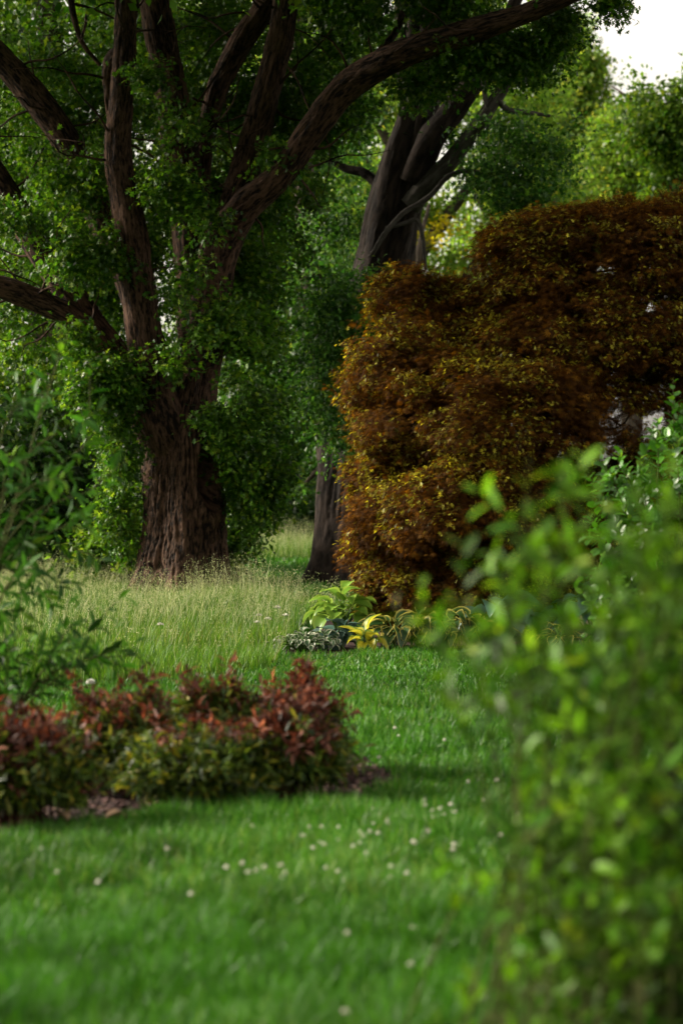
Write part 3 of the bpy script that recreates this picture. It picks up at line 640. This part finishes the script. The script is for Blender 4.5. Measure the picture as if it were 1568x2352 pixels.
# crooked trunk and limbs inside the crown
root = base + np.array((0, 0, -.05))
fork = P(1190, 1250, DM + 1.3)
link('trunk', tube_mesh('trunk', [tube(np.array([root, (root + fork) / 2 + np.array((.08, 0, 0)), fork]), np.array([.15, .12, .105]), 40, 20, .15, .008, 5)], M['dark_bark']), maple)
for px, py, rx, ry, do, wgt in mounds[:14]:
    d = DM + 1.0 + do; e = P(px, py - ry * .35, d + .1)
    q = [fork + R.normal(size=3) * .03]
    for f in (.3, .55, .8):
        q.append(fork + (e - fork) * f + R.normal(size=3) * np.array((.14, .1, .12)))
    q.append(e)
    tb = [tube(np.array(q), np.array([.06, .045, .034, .024, .012]), 46, 10, .18, 0, int(px))]
    cc, _ = spline(np.array(q), np.ones(5), 46)
    for f in range(7):
        a = cc[R.integers(18, 46)]; dr = rnd_dir(1)[0] * np.array((1, .8, .5)); s = [a]
        for g in range(4):
            dr = unit(dr + R.normal(size=3) * .5 + np.array((0, 0, -.1))); s.append(s[-1] + dr * .14)
        tb.append(tube(np.array(s), np.array([.014, .011, .009, .006, .003]), 18, 5, .15))
    link('branch', tube_mesh('branch', tb, M['dark_bark']), maple)

# ------------------------------------------------------------------ hostas under the maple
def hosta_mat(name, centre, edge, trans=.3, lo=.62, hi=.8):
    m = bpy.data.materials.new(name); m.use_nodes = True
    t = m.node_tree; t.nodes.clear(); N = t.nodes.new; L = t.links.new
    e_ = N('ShaderNodeAttribute'); e_.attribute_name = 'edge'
    hu = N('ShaderNodeAttribute'); hu.attribute_name = 'hue'
    mr = N('ShaderNodeMapRange'); mr.inputs['From Min'].default_value = lo; mr.inputs['From Max'].default_value = hi
    L(e_.outputs['Fac'], mr.inputs[0])
    mx = N('ShaderNodeMix'); mx.data_type = 'RGBA'; mx.inputs['A'].default_value = (*centre, 1); mx.inputs['B'].default_value = (*edge, 1)
    L(mr.outputs[0], mx.inputs['Factor'])
    v = N('ShaderNodeMapRange'); v.inputs['To Min'].default_value = .7; v.inputs['To Max'].default_value = 1.3; L(hu.outputs['Fac'], v.inputs[0])
    mu = N('ShaderNodeVectorMath'); mu.operation = 'SCALE'; L(mx.outputs['Result'], mu.inputs[0]); L(v.outputs[0], mu.inputs['Scale'])
    pr = N('ShaderNodeBsdfPrincipled'); pr.inputs['Roughness'].default_value = .4; L(mu.outputs[0], pr.inputs['Base Color'])
    tr = N('ShaderNodeBsdfTranslucent'); L(mu.outputs[0], tr.inputs[0])
    ms = N('ShaderNodeMixShader'); ms.inputs[0].default_value = trans; L(pr.outputs[0], ms.inputs[1]); L(tr.outputs[0], ms.inputs[2])
    o = N('ShaderNodeOutputMaterial'); L(ms.outputs[0], o.inputs[0])
    return m
M['hosta_lime'] = hosta_mat('hosta_lime', (.16, .30, .035), (.26, .38, .05), .42)
M['hosta_blue'] = hosta_mat('hosta_blue', (.045, .10, .075), (.06, .12, .09), .15)
M['hosta_edge'] = hosta_mat('hosta_yellow_edge', (.022, .06, .016), (.5, .42, .09), .3, .74, .95)
M['hosta_gold'] = hosta_mat('hosta_gold', (.55, .50, .035), (.10, .22, .03), .4, .7, .95)
M['hosta_cream'] = hosta_mat('hosta_cream', (.04, .09, .03), (.5, .5, .38), .25, .6, .9)

# a heart-shaped cupped blade with a midrib fold and veins
_rows = [(0.0, .02), (.06, .26), (.16, .40), (.3, .46), (.46, .44), (.62, .36), (.78, .23), (.9, .11), (1.0, .0)]
_cols = (-1, -.72, -.36, 0, .36, .72, 1)
HV = []; HE = []
for yy, hw in _rows:
    for cx in _cols:
        HV.append((cx * hw, yy - (.10 * cx * cx if yy < .1 else 0), .16 * (abs(cx) ** 1.5) * hw / .46 - .30 * (yy - .35) ** 2 - .18 * yy ** 3 + (.012 if cx in (-.36, .36) else 0)))
        HE.append(max(abs(cx), (yy - .6) * 2.2))
HF = []
for a in range(len(_rows) - 1):
    for b in range(len(_cols) - 1):
        k = a * len(_cols) + b; HF += [(k, k + 1, k + len(_cols) + 1), (k, k + len(_cols) + 1, k + len(_cols))]
HV = np.array(HV); HF = np.array(HF); HE = np.array(HE)

def hosta(px, py, r, h, n, leaf, mat, label, group=None, aim=None, width=1.0, name='hosta', up=.35):
    base = G(px, py)
    t = empty(name, base, label, 'hosta' if name == 'hosta' else 'plant', group)
    Vs, Fs, Es, Hs, tb, off = [], [], [], [], [], 0
    for k in range(n):
        az = k * 2.399963 + R.normal() * .25
        if aim is not None and R.random() < .55: az = aim + R.normal() * .7
        f = ((k + .5) / n) ** .6
        d = np.array((math.cos(az), math.sin(az), 0))
        tip = base + d * r * f * R.uniform(.75, 1.1) + np.array((0, 0, h * (1.05 - .55 * f) * R.uniform(.8, 1.15)))
        tilt = up * (1 - f) * 2 - .15 - f * .45 + R.normal() * .18
        axis = unit(d * math.cos(tilt) + np.array((0, 0, math.sin(tilt))) + R.normal(size=3) * .12)
        side = unit(np.cross(axis, np.array((0, 0, 1.))) + R.normal(size=3) * .15); nr = np.cross(side, axis)
        sz = leaf * R.uniform(.7, 1.15)
        bend = R.uniform(.6, 1.8)
        V = tip + sz * (HV[:, :1] * side * width + HV[:, 1:2] * axis + HV[:, 2:3] * bend * nr)
        V = V + (vnoise(V * 30)[:, None] - .5) * .012
        V[:, 2] = np.maximum(V[:, 2], .01)
        Vs.append(V); Fs.append(HF + off); Es.append(HE); Hs.append(np.full(len(HV), R.random())); off += len(HV)
        m = (base + tip) / 2 + np.array((0, 0, h * .18))
        tb.append(tube(np.array([base + d * .02, m, tip + axis * sz * .06]), np.array([.006, .005, .004]), 8, 5, .05))
    link('stem', tube_mesh('stem', tb, M['stem']), t)
    link('foliage', make_mesh('foliage', np.vstack(Vs), np.vstack(Fs), {'edge': np.concatenate(Es), 'hue': np.concatenate(Hs)}, M[mat], True), t)
    return t
HG = 'hostas planted along the lawn edge under the maple'
CAMWARD = -math.pi / 2
hosta(784, 1470, .27, .45, 36, .18, 'hosta_lime', 'tall lime green hosta at the left foot of the maple', HG)
hosta(778, 1490, .22, .22, 18, .17, 'hosta_blue', 'blue-green hosta just in front of the lime green one', HG, CAMWARD)
hosta(742, 1494, .22, .15, 30, .10, 'hosta_cream', 'small-leaved cream-variegated hosta clump at the left end of the row', HG, name='hosta')
hosta(695, 1500, .28, .17, 90, .055, 'hosta_cream', 'pale whitish low leafy clump left of all the hostas', name='groundcover_plant')
hosta(838, 1496, .13, .17, 14, .17, 'hosta_gold', 'bright golden yellow hosta on the lawn edge', HG, CAMWARD, .62, up=.8)
ords = ['first', 'second', 'third', 'fourth', 'fifth']
for k, (px, py) in enumerate([(905, 1490), (965, 1489), (1025, 1488), (1085, 1488)]):
    hosta(px, py, .24, .27, 20, .19, 'hosta_edge', f'dark hosta with yellow leaf margins, {ords[k]} to the right of the golden one', HG, CAMWARD, .75)
hosta(1160, 1480, .32, .38, 22, .25, 'hosta_blue', 'big blue-green hosta at the right of the yellow-edged ones', HG, CAMWARD)
hosta(1210, 1452, .4, .62, 26, .29, 'hosta_blue', 'tallest blue-green hosta, half hidden behind the blurred shrub', HG)
hosta(1285, 1492, .2, .2, 16, .15, 'hosta_edge', 'small yellow-edged hosta at the right end, beside the blurred shrub', HG, CAMWARD, .75)
hosta(1370, 1480, .4, .5, 24, .27, 'hosta_blue', 'large blue-green hosta seen through the twigs of the blurred shrub', HG)

# ------------------------------------------------------------------ red and green nandina shrubs in the mulch bed
def nandina(px, py, wpx, hpx, red, label, d_off=0):
    base = G(px, py); d = base[1]; s_ = sc(d)
    W_, H_ = wpx * s_ * .9, hpx * s_ * .84
    t = empty('nandina_shrub', base, label, 'shrub', 'nandina shrubs in the mulch bed')
    n = 760
    d3 = rnd_dir(n); d3[:, 2] = np.abs(d3[:, 2]) * 1.1 - .12
    rr = R.uniform(.45, 1.0, n) ** .7
    lum = 1 + .9 * (vnoise(d3 * 2.6 + base) - .5) + .3 * (vnoise(d3 * 7 + base) - .5)
    p = base + np.array((0, 0, H_ * .42)) + d3 * (rr * lum)[:, None] * np.array((W_ / 2, W_ / 2 * .85, H_ * .58))
    wild = R.random(n) < .14; p[wild] += d3[wild] * R.uniform(.03, .12, (int(wild.sum()), 1)) + np.array((0, 0, .03))
    ok = p[:, 2] > .04; p, d3, rr = p[ok], d3[ok], rr[ok]
    stems = []
    for q in p[::7]:
        s0 = base + np.array((R.normal() * .06, R.normal() * .06, -.01)); m = s0 + (q - s0) * np.array((.35, .35, .6))
        stems.append(tube(np.array([s0, m, q]), np.array([.006, .005, .002]), 10, 5, .05))
    link('stem', tube_mesh('stem', stems, M['red_twig']), t)
    hz = (p[:, 2] - base[2]) / H_
    prob = np.clip((hz - (1.22 - red)) * 2.2 + .25 * (rr - .6) + R.normal(size=len(p)) * .34 + .5 * (vnoise(p * 9) - .5), 0, 1)
    isr = prob > .5
    for nm, sel, mat in (('red_foliage', isr, 'nandina_red'), ('green_foliage', ~isr, 'nandina_green')):
        if sel.sum() < 3: continue
        m = 15
        pos, ax, nr, cl = sprays(p[sel], unit(d3[sel]), m, .042, droop=.12, up=.8)
        link(nm, leaf_mesh(nm, pos, ax, nr, .055 * R.uniform(.6, 1.4, len(pos)), R.random(len(pos)), cl, LANCE, M[mat], wid=.06), t)
    return t
nandina(662, 1848, 215, 235, .62, 'crimson-topped rounded nandina at the right end of the bed')
nandina(460, 1866, 290, 180, .16, 'mostly yellow-green nandina left of the crimson one')
nandina(500, 1800, 170, 235, .5, 'orange-tipped nandina rising behind the yellow-green one')
nandina(265, 1830, 290, 250, .5, 'broad dark nandina with coppery top in the middle left of the bed')
nandina(690, 1786, 180, 225, .55, 'upright russet nandina behind the crimson one')
nandina(50, 1905, 240, 255, .6, 'dusky red nandina cut by the left edge of the view')

# ------------------------------------------------------------------ shoots: the sapling on the left, shrubs on the right
def shoot_leaves(path, n, size, start=.25, ang=.9, whorl=False):
    """leaves alternating along a shoot"""
    c, _ = spline(path, np.ones(len(path)), 40)
    tg = unit(np.gradient(c, axis=0))
    t = (start + (1 - start) * (np.arange(n) + R.random(n) * .6) / n).clip(0, 1)
    if whorl: t = 1 - (1 - t) ** 1.0
    i = (t * 39).astype(int)
    az = np.arange(n) * 2.4 + R.random() * 6
    ref = rnd_dir(1)[0]
    s = unit(np.cross(tg[i], ref)); b = np.cross(tg[i], s)
    out = s * np.cos(az)[:, None] + b * np.sin(az)[:, None]
    ax = unit(tg[i] * (1.15 - ang * .6) + out * ang + R.normal(size=(n, 3)) * .15)
    nr = unit(tg[i] * .8 + np.array((0, 0, .6)) + R.normal(size=(n, 3)) * .25)
    sz = size * R.uniform(.75, 1.15, n) * (1 - .35 * np.maximum(t - .75, 0) / .25)
    hue = np.clip(R.random(n) * .75 + .35 * t ** 3, 0, 1)
    return c[i], ax, nr, sz, hue

def shoot_plant(name, label, cat, base, tips, leaf, tpl, mat, nleaf, r0=.006, start=.25, ang=.9, arch=.25, wid=1.0, stem='twig', side=0, sidelen=.2, mains=0, foot=.05, hang=0, low=0):
    t = empty(name, base, label, cat)
    tb, A = [], []
    heads = []
    for k in range(mains):                                 # a few main stems that the shoots branch from
        e = tips[k * len(tips) // mains]
        h = base + (e - base) * np.array((.25, .4, .62)) + R.normal(size=3) * .05
        tb.append(tube(np.array([base + R.normal(size=3) * np.array((.05, .05, 0)), (base + h) / 2 + R.normal(size=3) * .03, h]), np.array([r0 * 1.6, r0 * 1.3, r0]), 20, 7, .06)); heads.append(h)
    for tip in tips:
        if mains:
            h = heads[int(np.argmin([np.linalg.norm(tip - q) for q in heads]))]
            s0 = h + (base - h) * R.uniform(0, .35) if tip[2] > h[2] * .8 else h + (base - h) * R.uniform(.2, .6)
            m = s0 + (tip - s0) * np.array((.4, .4, .55)) + R.normal(size=3) * .03
            q = np.array([s0, m, m + (tip - m) * .55 + np.array((0, 0, .02)), tip])
            tb.append(tube(q, np.array([r0, r0 * .8, r0 * .5, r0 * .2]) * .7, 22, 6, .05))
            A.append(shoot_leaves(q, nleaf, leaf, start, ang))
            for k in range(side):
                c, _ = spline(q, np.ones(4), 30); i = R.integers(8, 28)
                dr = unit((tip - m) * .6 / np.linalg.norm(tip - m) + rnd_dir(1)[0]); L = sidelen * R.uniform(.5, 1.2)
                q2 = np.array([c[i], c[i] + dr * L * .5, c[i] + dr * L + np.array((0, 0, -.04 * L))])
                tb.append(tube(q2, np.array([r0 * .4, r0 * .3, r0 * .12]), 10, 5, .05))
                A.append(shoot_leaves(q2, max(5, int(nleaf * .45)), leaf * .95, .1, ang))
            continue
        s0 = base + np.array((R.normal() * foot, R.normal() * foot, -.01)) + (tip - base) * np.array((1, 1, 0)) * (min(foot * 2, .6) if tip[2] > low else .85)
        m = s0 + (tip - s0) * np.array((.38, .38, .62)) + R.normal(size=3) * .03 + np.array((0, 0, arch * .1))
        q = np.array([s0, m, m + (tip - m) * .55 + np.array((0, 0, .02)), tip])
        tb.append(tube(q, np.array([r0, r0 * .8, r0 * .5, r0 * .2]), 22, 6, .05))
        A.append(shoot_leaves(q, nleaf, leaf, start, ang))
        for k in range(side):
            c, _ = spline(q, np.ones(4), 30); i = R.integers(11, 28)
            dr = unit((tip - m) * .6 / np.linalg.norm(tip - m) + rnd_dir(1)[0]); L = sidelen * R.uniform(.5, 1.2)
            q2 = np.array([c[i], c[i] + dr * L * .5, c[i] + dr * L + np.array((0, 0, -.04 * L))])
            tb.append(tube(q2, np.array([r0 * .4, r0 * .3, r0 * .12]), 10, 5, .05))
            A.append(shoot_leaves(q2, max(5, int(nleaf * .45)), leaf * .95, .1, ang))
    link('stem', tube_mesh('stem', tb, M[stem]), t)
    c, ax, nr, sz, hue = [np.concatenate([a[k] for a in A]) for k in range(5)]
    ax = unit(ax + np.array((0, 0, -hang)))
    cl = np.concatenate([np.full(len(a[0]), R.random()) for a in A])
    link('foliage', leaf_mesh('foliage', c, ax, nr, sz, hue, cl, tpl, M[mat], wid=sz * wid), t)
    return t

# left sapling with long narrow leaves
DS = 11.3
base = P(-60, 1200, DS); base[2] = 0
tips = [P(x, y, DS + o) for x, y, o in [(170, 730, 0), (250, 930, -.2), (215, 1010, .3), (255, 1120, -.1), (230, 1180, .2), (60, 900, -.2), (110, 880, .3), (30, 1050, -.3), (150, 1100, -.3), (90, 1180, .1), (190, 1270, .1), (60, 1300, -.2),
        (330, 1470, -.1), (250, 1440, .2), (180, 1420, -.2), (120, 1380, .2), (260, 1510, .1), (60, 1430, .1), (20, 1280, .2), (140, 1540, .0), (-20, 950, .1), (-40, 1180, .2), (0, 1400, -.2), (-60, 1300, 0), (130, 980, .1), (310, 1490, .1), (200, 1500, -.1), (100, 1480, 0), (40, 1540, .1), (20, 1500, -.2), (140, 1340, .1), (80, 1250, 0), (0, 1600, 0)]]
shoot_plant('young_sapling', 'young leafy sapling with long narrow leaves at the left edge', 'sapling', base, tips, .115, LANCE, 'sap_leaf', 13, r0=.007, start=.15, ang=.8, wid=1.05, side=2, sidelen=.3, mains=5, hang=.35)

# the large out-of-focus shrub on the right, close to the camera
DF = 5.4
base = P(1540, 1200, DF); base[2] = 0
tl = [(955, 1320, 0), (1010, 1345, .1), (990, 1400, -.1), (1060, 1370, .2), (1190, 1160, 0), (1215, 1050, .1), (1290, 1055, 0), (1240, 1130, -.1), (1200, 1230, .1), (1310, 1130, .2), (1460, 1090, -.1), (1530, 1110, .1), (1400, 1180, .1),
      (1165, 1290, -.2), (1170, 1570, -.1), (1200, 1610, .1), (1160, 1650, .2), (1200, 1730, 0), (1220, 1800, .1), (1210, 1500, .2), (1120, 1440, .1), (1210, 1900, -.1), (1220, 2000, .1)]
tips = [P(x, y, DF + o) for x, y, o in tl]
for k in range(92):
    y = R.uniform(1180, 2290)
    lo = np.interp(y, [1160, 1350, 1500, 1700, 1900, 2100, 2300], [1400, 1340, 1320, 1310, 1310, 1310, 1320])
    tips.append(P(R.uniform(lo, 1720), y, DF + R.uniform(-.5, .9)))
for k in range(50):
    y = R.uniform(1900, 2340); tips.append(P(R.uniform(1215, 1640), y, DF + R.uniform(.0, .7)))
shoot_plant('garden_shrub', 'large out-of-focus green shrub crowding the right foreground', 'shrub', base, tips, .068, OVAL, 'shrub_leaf', 15, r0=.0042, start=.16, ang=.85, wid=.78, side=3, sidelen=.2, foot=.2, low=.75)

# glossy shrub in the middle distance on the right
DG = 15.0
base = P(1530, 1200, DG); base[2] = 0
tl = [(1545, 870, 0), (1560, 930, .2), (1510, 960, -.1), (1555, 1000, -.2), (1520, 1030, .1), (1470, 1040, 0), (1420, 1030, .1), (1380, 1050, -.1), (1345, 1090, .1), (1400, 1080, -.2), (1440, 1090, -.2), (1490, 1100, .1), (1540, 1100, -.2),
      (1370, 1130, 0), (1420, 1150, .1), (1480, 1160, -.2), (1560, 1160, .1), (1600, 900, .1), (1620, 1000, 0), (1590, 1080, .1), (1350, 1180, .1), (1440, 1210, 0), (1520, 1220, .1), (1400, 1260, .1), (1480, 1290, 0), (1560, 1300, 0), (1640, 1150, .1)]
tips = [P(x, y, DG + o * 2) for x, y, o in tl]
for k in range(70):
    y = R.uniform(1050, 1480); lo = np.interp(y, [1050, 1150, 1480], [1480, 1380, 1330]); tips.append(P(R.uniform(lo, 1700), y, DG + R.uniform(-.6, .6)))
shoot_plant('glossy_shrub', 'bright green glossy-leaved shrub standing against the maple at the right', 'shrub', base, tips, .085, OVAL, 'gloss_leaf', 18, r0=.008, start=.62, ang=.95, wid=1.15, side=3, sidelen=.18)

# weeds at the bottom right corner, under the shrub
WG = 'weeds under the blurred shrub'
for k, (px, py, lab) in enumerate([(1270, 2290, 'leafy weed at the lower left foot of the blurred shrub'), (1420, 2250, 'leafy weed in the shade below the middle of the blurred shrub'), (1500, 2330, 'broad-leaved weed in the bottom right corner')]):
    base = G(px, py)
    tips = [base + np.array((R.normal() * .13, R.normal() * .1, R.uniform(.08, .26))) for _ in range(16)]
    o = shoot_plant('leafy_weed', lab, 'weed', base, tips, .06 if k < 2 else .1, OVAL, 'shrub_leaf', 6, r0=.003, start=.5, ang=1.0, wid=1.3)
    o['group'] = WG

# ------------------------------------------------------------------ flowers
def ball(n_s, n_r, r, squash=1.0, rough=.25):
    V, F = [], []
    for i in range(n_r + 1):
        a = math.pi * i / n_r
        for j in range(n_s):
            b = 2 * math.pi * j / n_s; k = r * (1 + rough * R.uniform(-1, 1))
            V.append((k * math.sin(a) * math.cos(b), k * math.sin(a) * math.sin(b), k * squash * math.cos(a)))
    for i in range(n_r):
        for j in range(n_s):
            F.append((i * n_s + j, (i + 1) * n_s + j, (i + 1) * n_s + (j + 1) % n_s, i * n_s + (j + 1) % n_s))
    return np.array(V), np.array(F)

def flower(name, label, cat, group, hr, sh, mat, squash=.85, petals=60):
    """stem with a round head of small florets"""
    t = empty(name, (0, 0, 0), label, cat, group)
    tb = tube(np.array([(0, 0, 0), (.004, .002, sh * .5), (0, 0, sh)]), np.array([.0022, .002, .0018]), 6, 5, .05)
    link('stem', tube_mesh('stem', [tb], M['stem']), t)
    d = rnd_dir(petals); d[:, 2] = np.abs(d[:, 2]) * 1.2 - .35; d = unit(d)
    c = np.array((0, 0, sh)) + d * hr * .25
    me = leaf_mesh('flower_head', c, d, rnd_dir(petals), hr * .85, R.random(petals), R.random(petals), LEAF2, mat)
    V, F = ball(8, 5, hr * .6, squash); core = make_mesh('core', V + np.array((0, 0, sh)), F, None, mat)
    # one head: florets and core together
    n0 = len(me.vertices); v = np.empty(n0 * 3, np.float32); me.vertices.foreach_get('co', v)
    tf = (np.arange(petals)[:, None, None] * len(LEAF2[0]) + LEAF2[1][None]).reshape(-1, 3)
    cf = np.concatenate([F[:, [0, 1, 2]], F[:, [0, 2, 3]]]) + n0
    head = make_mesh('flower_head', np.vstack([v.reshape(-1, 3), V + np.array((0, 0, sh))]), np.vstack([tf, cf]), None, mat)
    link('flower_head', head, t)
    return t
def dup(o, loc, rz=0, s=1):
    c = o.copy(); COL.objects.link(c); c.location = loc; c.rotation_euler = (0, 0, rz); c.scale = (s, s, s)
    for ch in o.children:
        d = ch.copy(); COL.objects.link(d); d.parent = c
    return c
fl = [(974, 1838), (1108, 1838), (1035, 1848), (993, 1862), (1045, 1866), (1020, 1872), (944, 1876), (856, 1858), (890, 1884), (858, 1892), (710, 1900), (778, 1900), (834, 1920), (695, 1920), (745, 1940), (718, 1948), (810, 1944), (826, 1936), (868, 1914),
      (840, 1960), (952, 1936), (984, 1910), (1040, 1952), (520, 1992), (557, 1982), (570, 2004), (588, 2000), (648, 2016), (655, 2006), (748, 1994), (790, 2022), (898, 1990), (934, 2006), (438, 2054), (225, 2026), (130, 2004), (95, 1950), (580, 1898), (365, 1912), (384, 1950), (1180, 1996), (1188, 1870), (1150, 1918), (1225, 1918),
      (797, 2144), (942, 2216), (1140, 2270), (793, 2324), (948, 2132), (1075, 1796), (1140, 1792), (906, 1672), (915, 1690), (870, 1740), (1020, 1700)]
rr_ = random.Random(3)
fl += [(x + rr_.gauss(0, 26), y + rr_.gauss(0, 9)) for x, y in fl[:34:2]]
f0 = flower('clover_flower', 'small round white clover flower standing in the lawn grass', 'flower', 'white clover flowers in the lawn', .010, .085, M['clover'])
for k, (px, py) in enumerate(fl):
    # the head is seen at (px, py): walk the base back to the ground under it
    q = G(px, py); k_ = (CAM_H - .085) / CAM_H; loc = (q[0] * k_, q[1] * k_, 0)
    o = f0 if k == 0 else dup(f0, loc, R.random() * 6)
    o.location = loc; s = R.uniform(.8, 1.2); o.scale = (s, s, 1)
mf = flower('meadow_flower', 'pale pinkish-white flower head standing in the tall meadow grass', 'flower', 'pale flowers in the meadow', .03, .36, M['clover'], .5)
for k, (px, py, d) in enumerate([(637, 1395, 22), (595, 1420, 21.5), (615, 1432, 21), (655, 1425, 21.5), (590, 1455, 20.5), (368, 1554 - 120, 20)]):
    q = P(px, py, d); loc = (q[0], q[1], 0)
    o = mf if k == 0 else dup(mf, loc, R.random() * 6)
    o.location = loc; o.scale = (1, 1, max(q[2], .2) / .36)
dn = flower('dandelion_clock', 'round white dandelion seed head at the near edge of the tall grass', 'flower', None, .028, .3, M['seed_head'], 1.0, 160)
q = P(208, 1567, 14.5); dn.location = (q[0], q[1], 0); dn.scale = (1, 1, q[2] / .3)
pf = flower('pink_blossom', 'single pink blossom low beside the oak trunk', 'flower', None, .06, float(P(555, 1155, 30.2)[2]), M['pink'], .8)
q = P(555, 1155, 30.2); pf.location = (q[0], q[1], 0)

def dry_leaf(px, py, s, label):
    b = G(px, py)
    V, F = OVAL
    V = V * s * np.array((1.4, 1, 3)); V[:, 2] += .02 + .3 * np.abs(V[:, 0])
    a = R.random() * 6; c_, s_ = math.cos(a), math.sin(a)
    V = np.stack([V[:, 0] * c_ - V[:, 1] * s_, V[:, 0] * s_ + V[:, 1] * c_, V[:, 2] + .05], 1)
    o = bpy.data.objects.new('dry_leaf', make_mesh('dry_leaf', V, F, None, M['dead_leaf'])); COL.objects.link(o)
    o.location = tuple(b); tag(o, label, 'leaf', 'dry leaves by the mulch bed'); return o
dry_leaf(242, 1918, .1, 'tan dry leaf standing at the front edge of the mulch')
dry_leaf(132, 1912, .07, 'pinkish dry leaf in the grass left of the other dry leaf')
